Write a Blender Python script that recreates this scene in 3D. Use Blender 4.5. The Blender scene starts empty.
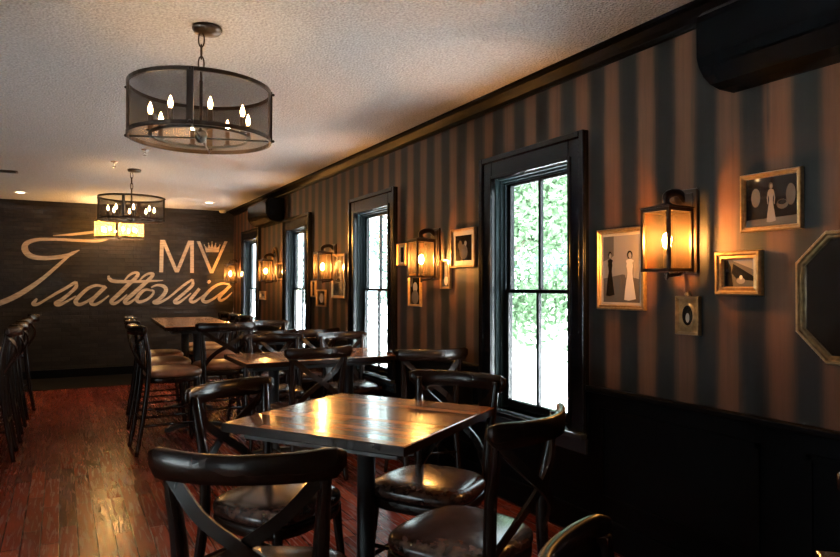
import bpy, bmesh, math, random
from mathutils import Vector, Matrix
R = math.radians
PI = math.pi
random.seed(7)
scene = bpy.context.scene
COL = scene.collection

# ------------------------------------------------------------------ helpers
class MB:
    """collects vertices and faces of one part"""
    def __init__(s):
        s.v, s.f, s.m, s.sm = [], [], [], []
    def add(s, vs, fs, mat=0, smooth=False):
        n = len(s.v)
        s.v += [tuple(v) for v in vs]
        for f in fs:
            s.f.append([i + n for i in f]); s.m.append(mat); s.sm.append(smooth)
    def box(s, x0, x1, y0, y1, z0, z1, bev=0, mat=0, rot=None):
        bm = bmesh.new()
        bmesh.ops.create_cube(bm, size=1)
        cx, cy, cz = (x0+x1)/2, (y0+y1)/2, (z0+z1)/2
        for v in bm.verts:
            v.co = Vector((v.co.x*(x1-x0), v.co.y*(y1-y0), v.co.z*(z1-z0)))
        if bev:
            bmesh.ops.bevel(bm, geom=list(bm.edges), offset=bev, segments=2, affect='EDGES', profile=.5)
        if rot is not None:
            bm.transform(rot)
        bm.transform(Matrix.Translation((cx, cy, cz)))
        bm.verts.index_update()
        s.add([v.co for v in bm.verts], [[v.index for v in f.verts] for f in bm.faces], mat)
        bm.free()
    def sweep(s, pts, section, up=None, scale=None, mat=0, smooth=True, cap=True, closed=False):
        """section: list of (a,b) offsets in the side / up directions"""
        pts = [Vector(p) for p in pts]; n = len(pts); k = len(section)
        side = None; vs = []
        for i, p in enumerate(pts):
            if closed: t = pts[(i+1) % n] - pts[i-1]
            else: t = pts[min(i+1, n-1)] - pts[max(i-1, 0)]
            t.normalize()
            if up is not None:
                a = t.cross(Vector(up)).normalized()
            else:
                if side is None:
                    ref = Vector((0, 0, 1)) if abs(t.z) < .9 else Vector((1, 0, 0))
                    a = t.cross(ref).normalized()
                else:
                    a = (side - t*side.dot(t)).normalized()
                side = a
            b = a.cross(t).normalized()
            sc = scale[i] if scale else 1
            for (q, r) in section:
                vs.append(p + a*q*sc + b*r*sc)
        fs = []
        m = n if closed else n-1
        for i in range(m):
            for j in range(k):
                i2 = (i+1) % n
                fs.append([i*k+j, i*k+(j+1) % k, i2*k+(j+1) % k, i2*k+j])
        if cap and not closed:
            fs.append(list(range(k))[::-1]); fs.append([(n-1)*k+j for j in range(k)])
        s.add(vs, fs, mat, smooth)
    def tube(s, pts, r, seg=8, scale=None, mat=0, closed=False, ry=None):
        ry = ry or r
        s.sweep(pts, [(r*math.cos(2*PI*i/seg), ry*math.sin(2*PI*i/seg)) for i in range(seg)], scale=scale, mat=mat, closed=closed)
    def lathe(s, prof, seg=24, c=(0, 0, 0), mat=0, smooth=True):
        """prof: list of (r,z)"""
        vs, fs = [], []
        n = len(prof)
        for i in range(seg):
            a = 2*PI*i/seg
            for r, z in prof:
                vs.append((c[0]+r*math.cos(a), c[1]+r*math.sin(a), c[2]+z))
        for i in range(seg):
            i2 = (i+1) % seg
            for j in range(n-1):
                fs.append([i*n+j, i2*n+j, i2*n+j+1, i*n+j+1])
        s.add(vs, fs, mat, smooth)
    def rings(s, rings, mat=0, smooth=False, cap0=False, cap1=False):
        k = len(rings[0]); vs = [p for r in rings for p in r]; fs = []
        for i in range(len(rings)-1):
            for j in range(k):
                fs.append([i*k+j, i*k+(j+1) % k, (i+1)*k+(j+1) % k, (i+1)*k+j])
        if cap0: fs.append(list(range(k))[::-1])
        if cap1: fs.append([(len(rings)-1)*k+j for j in range(k)])
        s.add(vs, fs, mat, smooth)
    def prism(s, poly, d, mat=0):
        """poly: 3-D points; d: extrusion vector"""
        d = Vector(d); a = [Vector(p) for p in poly]
        s.rings([a, [p+d for p in a]], mat, cap0=True, cap1=True)
    def mesh(s, name, mats):
        me = bpy.data.meshes.new(name)
        me.from_pydata(s.v, [], s.f)
        for m in (mats if isinstance(mats, (list, tuple)) else [mats]): me.materials.append(m)
        me.polygons.foreach_set('material_index', s.m)
        me.polygons.foreach_set('use_smooth', s.sm)
        bm = bmesh.new(); bm.from_mesh(me); bmesh.ops.recalc_face_normals(bm, faces=bm.faces); bm.to_mesh(me); bm.free()
        me.update()
        return me
    def build(s, name, mats, parent=None, loc=None):
        o = bpy.data.objects.new(name, s.mesh(name, mats)); COL.objects.link(o)
        if parent: o.parent = parent
        if loc: o.location = loc
        return o

def tag(o, label, cat, group=None, kind=None):
    if label: o['label'] = label
    if cat: o['category'] = cat
    if group: o['group'] = group
    if kind: o['kind'] = kind
    return o
def struct(o):
    o['kind'] = 'structure'; return o
def thing(name, label, cat, loc=(0, 0, 0), rz=0, group=None):
    o = bpy.data.objects.new(name, None); COL.objects.link(o)
    o.empty_display_size = .1
    o.location = loc; o.rotation_euler = (0, 0, rz)
    return tag(o, label, cat, group)
def dup(root, label, loc, rz=0):
    r = root.copy(); COL.objects.link(r); r.location = loc; r.rotation_euler = (0, 0, rz); r['label'] = label
    for ch in list(root.children):
        c = ch.copy(); COL.objects.link(c); c.parent = r
        for g in list(ch.children):
            d = g.copy(); COL.objects.link(d); d.parent = c
    return r
def catmull(pts, n=6):
    P = [Vector(p) for p in pts]; P = [P[0]*2-P[1]] + P + [P[-1]*2-P[-2]]; out = []
    for i in range(1, len(P)-2):
        a, b, c, d = P[i-1:i+3]
        for k in range(n):
            t = k/n
            out.append(.5*((2*b)+(c-a)*t+(2*a-5*b+4*c-d)*t*t+(3*b-a-3*c+d)*t**3))
    out.append(P[-2]); return out

# ------------------------------------------------------------------ materials
def new_mat(name):
    m = bpy.data.materials.new(name); m.use_nodes = True
    nt = m.node_tree; return m, nt, nt.nodes, nt.links, nt.nodes['Principled BSDF']
def simple(name, col, rough=.5, metal=0, spec=.5, noise=0, nscale=20, bump=0, coat=0, stretch=(1, 1, 1)):
    m, nt, N, L, b = new_mat(name)
    b.inputs['Base Color'].default_value = (*col, 1); b.inputs['Roughness'].default_value = rough
    b.inputs['Metallic'].default_value = metal; b.inputs['Specular IOR Level'].default_value = spec
    if coat: b.inputs['Coat Weight'].default_value = coat; b.inputs['Coat Roughness'].default_value = .12
    if noise or bump:
        tc = N.new('ShaderNodeTexCoord'); mp = N.new('ShaderNodeMapping'); mp.inputs['Scale'].default_value = stretch
        L.new(tc.outputs['Object'], mp.inputs[0])
        nz = N.new('ShaderNodeTexNoise'); nz.inputs['Scale'].default_value = nscale; nz.inputs['Detail'].default_value = 6
        L.new(mp.outputs[0], nz.inputs['Vector'])
        if noise:
            r = N.new('ShaderNodeValToRGB')
            r.color_ramp.elements[0].position = .3; r.color_ramp.elements[1].position = .7
            r.color_ramp.elements[0].color = (*[c*(1-noise) for c in col], 1)
            r.color_ramp.elements[1].color = (*[min(1, c*(1+noise)) for c in col], 1)
            L.new(nz.outputs['Fac'], r.inputs[0]); L.new(r.outputs[0], b.inputs['Base Color'])
        if bump:
            bp = N.new('ShaderNodeBump'); bp.inputs['Strength'].default_value = bump; bp.inputs['Distance'].default_value = .01
            L.new(nz.outputs['Fac'], bp.inputs['Height']); L.new(bp.outputs[0], b.inputs['Normal'])
    return m
def emit(name, col, strength):
    m, nt, N, L, b = new_mat(name)
    e = N.new('ShaderNodeEmission'); e.inputs[0].default_value = (*col, 1); e.inputs[1].default_value = strength
    L.new(e.outputs[0], N['Material Output'].inputs[0]); N.remove(b); return m

def math_node(N, L, op, a, b=None, c=None):
    n = N.new('ShaderNodeMath'); n.operation = op
    for i, x in enumerate((a, b, c)):
        if x is None: continue
        if hasattr(x, 'links') or hasattr(x, 'is_linked'): L.new(x, n.inputs[i])
        else: n.inputs[i].default_value = x
    return n.outputs[0]

def seeded_glass():
    m, nt, N, L, b = new_mat('seeded_amber_glass'); N.remove(b)
    t = N.new('ShaderNodeBsdfTransparent'); t.inputs[0].default_value = (1, .88, .68, 1)
    r = N.new('ShaderNodeBsdfRefraction'); r.inputs['Color'].default_value = (1, .8, .5, 1); r.inputs['Roughness'].default_value = .36; r.inputs['IOR'].default_value = 1.06
    d = N.new('ShaderNodeBsdfTranslucent'); d.inputs[0].default_value = (1, .74, .45, 1)
    a = N.new('ShaderNodeMixShader'); a.inputs[0].default_value = .055; L.new(t.outputs[0], a.inputs[1]); L.new(r.outputs[0], a.inputs[2])
    c = N.new('ShaderNodeMixShader'); c.inputs[0].default_value = .006; L.new(a.outputs[0], c.inputs[1]); L.new(d.outputs[0], c.inputs[2])
    L.new(c.outputs[0], N['Material Output'].inputs[0]); return m
def wallpaper():
    m, nt, N, L, b = new_mat('striped_wallpaper')
    g = N.new('ShaderNodeNewGeometry'); sp = N.new('ShaderNodeSeparateXYZ'); L.new(g.outputs['Position'], sp.inputs[0])
    mp = N.new('ShaderNodeMapping'); mp.inputs['Scale'].default_value = (1, 26, 1.1); L.new(g.outputs['Position'], mp.inputs[0])
    nz = N.new('ShaderNodeTexNoise'); nz.inputs['Scale'].default_value = 1.6; nz.inputs['Detail'].default_value = 7; nz.inputs['Roughness'].default_value = .62
    L.new(mp.outputs[0], nz.inputs['Vector'])
    nv = math_node(N, L, 'SUBTRACT', nz.outputs['Fac'], .5)
    y = math_node(N, L, 'SUBTRACT', sp.outputs['Y'], 2.666)
    y = math_node(N, L, 'MULTIPLY', y, 2*PI/.2116)
    c = math_node(N, L, 'COSINE', y)
    c = math_node(N, L, 'MULTIPLY_ADD', nv, 1.9, c)
    mr = N.new('ShaderNodeMapRange'); mr.interpolation_type = 'SMOOTHSTEP'
    mr.inputs['From Min'].default_value = -.75; mr.inputs['From Max'].default_value = .7
    L.new(c, mr.inputs['Value'])
    rp = N.new('ShaderNodeValToRGB'); e = rp.color_ramp.elements
    e[0].color = (.085, .036, .017, 1); e[1].color = (.0065, .006, .0055, 1)
    e.new(.5).color = (.031, .0165, .01, 1)
    L.new(mr.outputs[0], rp.inputs[0])
    mx = N.new('ShaderNodeMix'); mx.data_type = 'RGBA'; mx.blend_type = 'MULTIPLY'; mx.inputs[0].default_value = .7
    r2 = N.new('ShaderNodeValToRGB'); r2.color_ramp.elements[0].color = (.55, .5, .48, 1); r2.color_ramp.elements[1].color = (1.2, 1.15, 1.1, 1)
    r2.color_ramp.elements[0].position = .25; r2.color_ramp.elements[1].position = .75
    L.new(nz.outputs['Fac'], r2.inputs[0]); L.new(rp.outputs[0], mx.inputs[6]); L.new(r2.outputs[0], mx.inputs[7])
    L.new(mx.outputs[2], b.inputs['Base Color']); b.inputs['Roughness'].default_value = .55; b.inputs['Specular IOR Level'].default_value = .2
    return m
def planks(name, cols, w, length, axis_rot, rough, grain=.35, coat=0, bumpd=.0015, seam=.0025, coords='Object', spec=.5):
    """boards running along X of the mapped coordinates"""
    m, nt, N, L, b = new_mat(name)
    tc = N.new('ShaderNodeTexCoord'); mp = N.new('ShaderNodeMapping'); mp.inputs['Rotation'].default_value = (0, 0, axis_rot)
    L.new(tc.outputs[coords], mp.inputs[0])
    br = N.new('ShaderNodeTexBrick'); br.inputs['Scale'].default_value = 1; br.inputs['Mortar Size'].default_value = seam
    br.inputs['Brick Width'].default_value = length; br.inputs['Row Height'].default_value = w; br.inputs['Mortar Smooth'].default_value = .3
    br.inputs['Color1'].default_value = (0, 0, 0, 1); br.inputs['Color2'].default_value = (1, 1, 1, 1); br.inputs['Mortar'].default_value = (.5, .5, .5, 1)
    br.offset = .37; br.offset_frequency = 2
    L.new(mp.outputs[0], br.inputs['Vector'])
    rp = N.new('ShaderNodeValToRGB'); e = rp.color_ramp.elements
    e[0].color = (*cols[0], 1); e[1].color = (*cols[-1], 1)
    for i, c in enumerate(cols[1:-1]): e.new((i+1)/(len(cols)-1)).color = (*c, 1)
    L.new(br.outputs['Color'], rp.inputs[0])
    m2 = N.new('ShaderNodeMapping'); m2.inputs['Scale'].default_value = (2.5, 34, 6); L.new(mp.outputs[0], m2.inputs[0])
    nz = N.new('ShaderNodeTexNoise'); nz.inputs['Scale'].default_value = 2; nz.inputs['Detail'].default_value = 8; nz.inputs['Distortion'].default_value = .6
    L.new(m2.outputs[0], nz.inputs['Vector'])
    r2 = N.new('ShaderNodeValToRGB'); r2.color_ramp.elements[0].position = .3; r2.color_ramp.elements[1].position = .72
    r2.color_ramp.elements[0].color = (1-grain, 1-grain, 1-grain, 1); r2.color_ramp.elements[1].color = (1.15, 1.12, 1.1, 1)
    L.new(nz.outputs['Fac'], r2.inputs[0])
    mx = N.new('ShaderNodeMix'); mx.data_type = 'RGBA'; mx.blend_type = 'MULTIPLY'; mx.inputs[0].default_value = 1
    L.new(rp.outputs[0], mx.inputs[6]); L.new(r2.outputs[0], mx.inputs[7])
    m3 = N.new('ShaderNodeMix'); m3.data_type = 'RGBA'; L.new(br.outputs['Fac'], m3.inputs[0]); L.new(mx.outputs[2], m3.inputs[6])
    m3.inputs[7].default_value = (*[c*.35 for c in cols[0]], 1)
    L.new(m3.outputs[2], b.inputs['Base Color']); b.inputs['Roughness'].default_value = rough; b.inputs['Specular IOR Level'].default_value = spec
    if coat: b.inputs['Coat Weight'].default_value = coat; b.inputs['Coat Roughness'].default_value = rough*.65; b.inputs['Coat IOR'].default_value = 1.6
    rv = N.new('ShaderNodeMapRange'); rv.inputs['From Min'].default_value = .3; rv.inputs['From Max'].default_value = .7
    rv.inputs['To Min'].default_value = rough*1.35; rv.inputs['To Max'].default_value = rough*.75; L.new(nz.outputs['Fac'], rv.inputs[0]); L.new(rv.outputs[0], b.inputs['Roughness'])
    if coat:
        cv = N.new('ShaderNodeMapRange'); cv.inputs['To Min'].default_value = coat*1.7; cv.inputs['To Max'].default_value = coat*.2
        L.new(br.outputs['Color'], cv.inputs[0]); L.new(cv.outputs[0], b.inputs['Coat Weight'])
    inv = math_node(N, L, 'MULTIPLY_ADD', br.outputs['Fac'], -1, nz.outputs['Fac'])
    if bumpd:
        bp = N.new('ShaderNodeBump'); bp.inputs['Strength'].default_value = .5; bp.inputs['Distance'].default_value = bumpd
        L.new(inv, bp.inputs['Height']); L.new(bp.outputs[0], b.inputs['Normal'])
    return m
def brick_mat():
    m, nt, N, L, b = new_mat('dark_ledger_brick')
    g = N.new('ShaderNodeNewGeometry'); sp = N.new('ShaderNodeSeparateXYZ'); L.new(g.outputs['Position'], sp.inputs[0])
    cb = N.new('ShaderNodeCombineXYZ'); L.new(sp.outputs['X'], cb.inputs[0]); L.new(sp.outputs['Z'], cb.inputs[1])
    br = N.new('ShaderNodeTexBrick'); br.inputs['Scale'].default_value = 1; br.inputs['Mortar Size'].default_value = .004
    br.inputs['Brick Width'].default_value = .23; br.inputs['Row Height'].default_value = .058; br.inputs['Mortar Smooth'].default_value = .4
    br.inputs['Color1'].default_value = (.011, .0088, .0074, 1); br.inputs['Color2'].default_value = (.021, .0165, .0135, 1); br.inputs['Mortar'].default_value = (.007, .006, .0055, 1)
    L.new(cb.outputs[0], br.inputs['Vector'])
    nz = N.new('ShaderNodeTexNoise'); nz.inputs['Scale'].default_value = 14; nz.inputs['Detail'].default_value = 8; L.new(g.outputs['Position'], nz.inputs['Vector'])
    L.new(br.outputs['Color'], b.inputs['Base Color']); b.inputs['Roughness'].default_value = .62; b.inputs['Specular IOR Level'].default_value = .15
    h = math_node(N, L, 'MULTIPLY_ADD', br.outputs['Fac'], -1.2, nz.outputs['Fac'])
    bp = N.new('ShaderNodeBump'); bp.inputs['Strength'].default_value = .7; bp.inputs['Distance'].default_value = .012
    L.new(h, bp.inputs['Height']); L.new(bp.outputs[0], b.inputs['Normal'])
    return m
def popcorn():
    m, nt, N, L, b = new_mat('textured_ceiling')
    g = N.new('ShaderNodeNewGeometry')
    nz = N.new('ShaderNodeTexNoise'); nz.inputs['Scale'].default_value = 85; nz.inputs['Detail'].default_value = 3; L.new(g.outputs['Position'], nz.inputs['Vector'])
    r = N.new('ShaderNodeValToRGB'); r.color_ramp.elements[0].position = .35; r.color_ramp.elements[1].position = .65
    r.color_ramp.elements[0].color = (.46, .45, .45, 1); r.color_ramp.elements[1].color = (.67, .66, .655, 1)
    L.new(nz.outputs['Fac'], r.inputs[0]); L.new(r.outputs[0], b.inputs['Base Color']); b.inputs['Roughness'].default_value = .9
    b.inputs['Specular IOR Level'].default_value = .15
    bp = N.new('ShaderNodeBump'); bp.inputs['Strength'].default_value = .9; bp.inputs['Distance'].default_value = .015
    L.new(nz.outputs['Fac'], bp.inputs['Height']); L.new(bp.outputs[0], b.inputs['Normal'])
    return m
def see_through(name, col, fac, tcol, kind='diffuse', rough=.4):
    """fine mesh / clouded glass: a blend of open space and a surface"""
    m, nt, N, L, b = new_mat(name)
    t = N.new('ShaderNodeBsdfTransparent'); t.inputs[0].default_value = (*tcol, 1)
    if kind == 'translucent':
        s = N.new('ShaderNodeBsdfTranslucent'); s.inputs[0].default_value = (*col, 1); s = s.outputs[0]
    elif kind == 'glass':
        s = N.new('ShaderNodeBsdfGlossy'); s.inputs[0].default_value = (*col, 1); s.inputs[1].default_value = rough; s = s.outputs[0]
    else:
        b.inputs['Base Color'].default_value = (*col, 1); b.inputs['Roughness'].default_value = rough; b.inputs['Metallic'].default_value = .5; s = b.outputs[0]
    mx = N.new('ShaderNodeMixShader'); mx.inputs[0].default_value = fac
    L.new(t.outputs[0], mx.inputs[1]); L.new(s, mx.inputs[2]); L.new(mx.outputs[0], N['Material Output'].inputs[0])
    return m

M = dict(
    paper=wallpaper(), brick=brick_mat(), ceil=popcorn(),
    floor=planks('red_hardwood', [(.065, .0105, .006), (.2, .034, .017), (.11, .018, .0095), (.28, .062, .029)], .083, .62, R(90), .24, .45, spec=.11, seam=.0035, bumpd=.0003),
    black=simple('black_panel_paint', (.0015, .0015, .0017), .45, spec=.06),
    trim=simple('black_gloss_trim', (.004, .004, .0045), .2, spec=.2),
    jamb=simple('sky_tinted_jamb_paint', (.0045, .0095, .011), .5, spec=.08),  # teal of the reflected sky put into the jamb colour
    sill=simple('daylit_gloss_sill_paint', (.028, .034, .038), .2),  # lighter than the black trim: daylight sheen put into the sill colour
    crown=simple('black_satin_crown_paint', (.0025, .0025, .003), .42, spec=.05),
    plain=simple('dark_wall_paint', (.03, .022, .017), .6),
    floor_strip=simple('dark_floor_strip', (.006, .005, .0045), .8, spec=.1, noise=.4, nscale=9),
    wood=simple('espresso_chair_wood', (.012, .0055, .0032), .27, spec=.22, noise=.15, nscale=12, stretch=(1, 1, .2)),
    vinyl=simple('dark_brown_vinyl', (.042, .019, .013), .22, spec=.5, noise=.75, nscale=40),
    saddle=simple('chestnut_stool_vinyl', (.17, .068, .032), .3, spec=.5, noise=.35, nscale=20),
    table=planks('walnut_table_boards', [(.09, .034, .016), (.4, .175, .08), (.2, .08, .037), (.6, .3, .145)], .05, .62, R(90), .2, .55, coat=.5, bumpd=0, seam=.002, spec=.25),
    iron=simple('black_cast_iron', (.012, .012, .012), .4, spec=.4),
    bronze=simple('oil_rubbed_bronze', (.03, .019, .013), .38, metal=.75),
    mesh=see_through('bronze_wire_mesh', (.024, .015, .01), .68, (1, 1, 1)),
    amber_mesh=see_through('amber_shade_cloth', (.95, .6, .22), .3, (1, .88, .62), 'translucent'),
    candle=simple('dark_candle_sleeve', (.05, .03, .018), .3, metal=.3),
    bulb=emit('candle_bulb_glow', (1, .6, .25), 85),
    farbulb=emit('candle_bulb_glow_amber', (1, .56, .2), 750),
    sbulb=emit('sconce_bulb_glow', (1, .54, .2), 1150),
    amber=seeded_glass(),
    glass=see_through('window_glass', (1, 1, 1), .07, (.96, .99, .98), 'glass', .0),
    gold=simple('antique_gold_leaf', (.34, .2, .08), .34, metal=.75, noise=.25, nscale=60),
    gold2=simple('dull_brass_moulding', (.2, .125, .055), .4, metal=.6, noise=.3, nscale=50),
    pale=simple('cream_mat_board', (.34, .26, .17), .6),
    ink=simple('photo_black', (.012, .011, .011), .04, spec=.5),
    grey=simple('photo_grey', (.075, .064, .054), .04, spec=.6),
    silver=simple('photo_light_grey', (.19, .165, .145), .04, spec=.6),
    white=simple('photo_white', (.42, .37, .33), .04, spec=.6),
    mirror=simple('aged_mirror', (.34, .33, .32), .02, metal=1),
    ac=simple('black_gloss_plastic', (.003, .0032, .0035), .2, spec=.03),
    acdark=simple('black_louvre', (.005, .005, .005), .5, spec=.3),
    paint=simple('cream_sign_paint', (.3, .22, .14), .7, noise=.3, nscale=16, bump=.4, stretch=(.6, 1, 3)),
    can=emit('downlight_lens', (1, .85, .62), 7), chrome=simple('white_downlight_ring', (.8, .75, .68), .4),
    sprink=simple('chrome_sprinkler', (.75, .72, .7), .25, metal=.8), ventm=simple('grey_vent_metal', (.12, .1, .09), .5),
    concrete=simple('pale_concrete', (.62, .61, .6), .9, noise=.08, nscale=2),
    bark=simple('grey_bark', (.16, .13, .1), .9, noise=.3, nscale=18), 
)
def leaf_mat(name, c):
    m, nt, N, L, b = new_mat(name)
    d = N.new('ShaderNodeBsdfDiffuse'); d.inputs[0].default_value = (*c, 1)
    t = N.new('ShaderNodeBsdfTranslucent'); t.inputs[0].default_value = (*[min(1, x*1.2) for x in c], 1)
    mx = N.new('ShaderNodeMixShader'); mx.inputs[0].default_value = .45
    L.new(d.outputs[0], mx.inputs[1]); L.new(t.outputs[0], mx.inputs[2]); L.new(mx.outputs[0], N['Material Output'].inputs[0]); return m
M['leaf'] = leaf_mat('fresh_green_leaf', (.052, .082, .046)); M['leaf2'] = leaf_mat('blue_green_leaf', (.048, .08, .062))

# ------------------------------------------------------------------ camera
F_PX, YAW, PITCH, ROLL, CH = 654.0, R(28.726), R(.744), R(.087), 1.27
fw = Vector((math.sin(YAW)*math.cos(PITCH), math.cos(YAW)*math.cos(PITCH), math.sin(PITCH)))
rt = Vector((math.cos(YAW), -math.sin(YAW), 0)); up = rt.cross(fw)
rt2 = rt*math.cos(ROLL)+up*math.sin(ROLL); up2 = -rt*math.sin(ROLL)+up*math.cos(ROLL)
cd = bpy.data.cameras.new('camera'); cam = bpy.data.objects.new('camera', cd); COL.objects.link(cam)
cd.sensor_width = 36; cd.lens = F_PX/840*36; cd.clip_start = .02; cd.clip_end = 200
cam.matrix_world = Matrix(((rt2.x, up2.x, -fw.x, 0), (rt2.y, up2.y, -fw.y, 0), (rt2.z, up2.z, -fw.z, CH), (0, 0, 0, 1)))
scene.camera = cam
def ray(px, py): return fw + rt2*((px-420)/F_PX) + up2*((278.5-py)/F_PX)
def on_wall(px, py, X):            # (Y, Z) on the right-hand wall
    v = ray(px, py); t = X/v.x; return v.y*t, CH+v.z*t
def on_back(px, py, Y):            # (X, Z) on the brick wall
    v = ray(px, py); t = Y/v.y; return v.x*t, CH+v.z*t

# ------------------------------------------------------------------ room shell
XW, YB, H = 2.36, 10.37, 2.445
XL, YF = -3.4, -2.6
T = .16
CAP = .775
b = MB(); b.box(XL-T, XW+.1, YF-T, YB+T, -.1, 0); struct(b.build('floor', M['floor']))
b = MB(); b.box(XL-T, XW+.1, YF-T, YB+T, H, H+.1); struct(b.build('ceiling', M['ceil']))
b = MB(); b.box(XL-T, XW+.1, YB, YB+T, 0, H); struct(b.build('wall_back', M['brick']))
WIN = [2.985, 5.15, 7.2, 9.26]
HW, ZS, ZT = .35, .53, 1.935       # half-width of the opening, its sill and head
def pierced(axis, a0, a1, p0, p1, z1, holes):
    """wall along an axis with rectangular holes (start, end, z0, z1)"""
    m = MB(); cur = a0
    def bx(s, e, lo, hi):
        if e-s < 1e-4 or hi-lo < 1e-4: return
        if axis == 'y': m.box(p0, p1, s, e, lo, hi)
        else: m.box(s, e, p0, p1, lo, hi)
    for s, e, lo, hi in holes:
        bx(cur, s, 0, z1); bx(s, e, 0, lo); bx(s, e, hi, z1); cur = e
    bx(cur, a1, 0, z1); return m
struct(pierced('y', YF, YB, XW, XW+.1, H, [(c-HW, c+HW, ZS, ZT) for c in WIN]).build('wall_right', M['paper']))
FRONT = []
LEFT = [(-2.2, -1.0, .35, 1.7), (1.1, 2.75, .35, 1.7)]
struct(pierced('x', XL-T, XW+.1, YF-T, YF, H, FRONT).build('wall_front', M['plain']))
struct(pierced('y', YF, YB, XL-T, XL, H, LEFT).build('wall_left', M['plain']))

# wainscot on the window wall: black board with panel mouldings and cap, between the windows
w = MB(); cap = MB()
edges = [YF] + [q for c in WIN for q in (c-.48, c+.48)] + [YB]
for i in range(0, len(edges), 2):
    y0, y1 = edges[i], edges[i+1]
    w.box(XW-.012, XW, y0, y1, 0, CAP-.01)
    cap.box(XW-.035, XW, y0, y1, CAP-.03, CAP, .006)
    n = max(1, round((y1-y0)/.95)); st = (y1-y0)/n
    for k in range(n):
        a, c = y0+k*st+.09, y0+(k+1)*st-.09
        for (s, e, lo, hi) in ((a, c, .655, .675), (a, c, .23, .25), (a, a+.02, .23, .675), (c-.02, c, .23, .675)):
            w.box(XW-.022, XW-.012, s, e, lo, hi)
for c in WIN: w.box(XW-.012, XW, c-.48, c+.48, 0, ZS-.05)
struct(w.build('trim_1', M['black'])); struct(cap.build('trim_2', M['black']))
b = MB(); b.box(XW-.028, XW-.0125, YF, YB, 0, .14, .004); struct(b.build('baseboard_right', M['black']))
b = MB(); b.box(XL, XW-.03, YB-.022, YB, 0, .12, .004); struct(b.build('baseboard_back', M['black']))
b = MB(); b.box(XL, XW-.03, 9.2, YB-.023, 0, .006); struct(b.build('trim_3', M['floor_strip']))  # near-black strip on the floor along the foot of the brick wall
# crown moulding
prof = [(0, H-.075), (-.018, H-.075), (-.022, H-.055), (-.045, H-.04), (-.07, H-.02), (-.1, H-.016), (-.1, H), (0, H)]
b = MB(); b.prism([(XW+x, YF, z) for x, z in prof], (0, YB-YF, 0)); struct(b.build('trim_4', M['crown']))

# windows of the right wall
def window(n, c):
    o = bpy.data.objects.new('window_%d' % n, None); COL.objects.link(o); o.location = (XW, c, 0); struct(o)
    co, ow = .475, HW
    m = MB()                                           # casing with a raised outer bead
    zt = 2.075
    for s in (-1, 1):
        a, e = sorted((s*ow, s*co)); m.box(-.03, 0, a, e, ZS-.03, zt, .005)
        a, e = sorted((s*(co-.035), s*co)); m.box(-.042, -.03, a, e, ZS-.03, zt, .005)
        a, e = sorted((s*ow, s*(ow+.02))); m.box(-.038, -.03, a, e, ZS, ZT+.02, .003)
    m.box(-.03, 0, -ow, ow, ZT, zt, .005); m.box(-.042, -.03, -co+.036, co-.036, zt-.035, zt, .005)
    m.box(-.038, -.03, -ow, ow, ZT, ZT+.02, .003)
    m.build('casing', M['trim'], o)
    m = MB()                                           # stepped jamb lining
    for s in (-1, 1):
        for (x0, x1, d) in ((0, .1, .008), (.028, .05, .02), (.05, .058, .03)):
            a, e = sorted((s*ow, s*(ow-d))); m.box(x0, x1, a, e, ZS, ZT)
    for (x0, x1, d) in ((0, .1, .008), (.028, .05, .02), (.05, .058, .03)):
        m.box(x0, x1, -ow+.03, ow-.03, ZT-d, ZT)
    m.build('jamb', M['jamb'], o)
    m = MB(); m.box(-.075, .1, -ow+.001, ow-.001, ZS-.03, ZS, .004); m.box(-.075, -.031, -co-.02, co+.02, ZS-.03, ZS, .008)
    m.box(-.028, -.0, -co, co, ZS-.11, ZS-.03, .004)
    m.build('sill', M['sill'], o)
    mid = 1.245
    for (nm, x, lo, hi) in (('lower_sash', .06, ZS+.005, mid+.012), ('upper_sash', .075, mid-.012, ZT-.008)):
        m = MB(); q = ow-.03
        for s in (-1, 1):
            a, e = sorted((s*q, s*(q-.045))); m.box(x-.014, x+.018, a, e, lo, hi, .002)
        br = .05 if nm == 'lower_sash' else .024
        tr = .024 if nm == 'lower_sash' else .04
        m.box(x-.014, x+.018, -q+.045, q-.045, lo, lo+br, .002); m.box(x-.014, x+.018, -q+.045, q-.045, hi-tr, hi, .002)
        so = m.build(nm, M['trim'], o)
        m = MB(); m.box(x-.012, x+.012, -.011, .011, lo+br, hi-tr, .002); m.build('muntin', M['trim'], so)
        m = MB(); m.box(x+.004, x+.008, -q+.045, q-.045, lo+br, hi-tr); m.build('glass_pane', M['glass'], so)
    return o
for i, c in enumerate(WIN): window(i+1, c)
def big_window(n, axis, s, e, lo, hi, p):
    o = bpy.data.objects.new('window_%d' % n, None); COL.objects.link(o); struct(o)
    f = MB(); g = MB()
    def bx(m, a0, a1, z0, z1, d0, d1):
        if axis == 'x': m.box(a0, a1, p+d0, p+d1, z0, z1)
        else: m.box(p+d0, p+d1, a0, a1, z0, z1)
    bx(f, s, s+.06, lo, hi, -.05, .05); bx(f, e-.06, e, lo, hi, -.05, .05); bx(f, s+.06, e-.06, lo, lo+.06, -.05, .05); bx(f, s+.06, e-.06, hi-.06, hi, -.05, .05)
    c = (s+e)/2; bx(f, c-.02, c+.02, lo+.06, hi-.06, -.02, .02)
    bx(g, s+.06, c-.02, lo+.06, hi-.06, -.004, .004); bx(g, c+.02, e-.06, lo+.06, hi-.06, -.004, .004)
    f.build('sash_frame', M['jamb'], o); g.build('glass_pane', M['glass'], o)
big_window(5, 'y', *LEFT[0], XL-T/2); big_window(6, 'y', *LEFT[1], XL-T/2)

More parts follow.
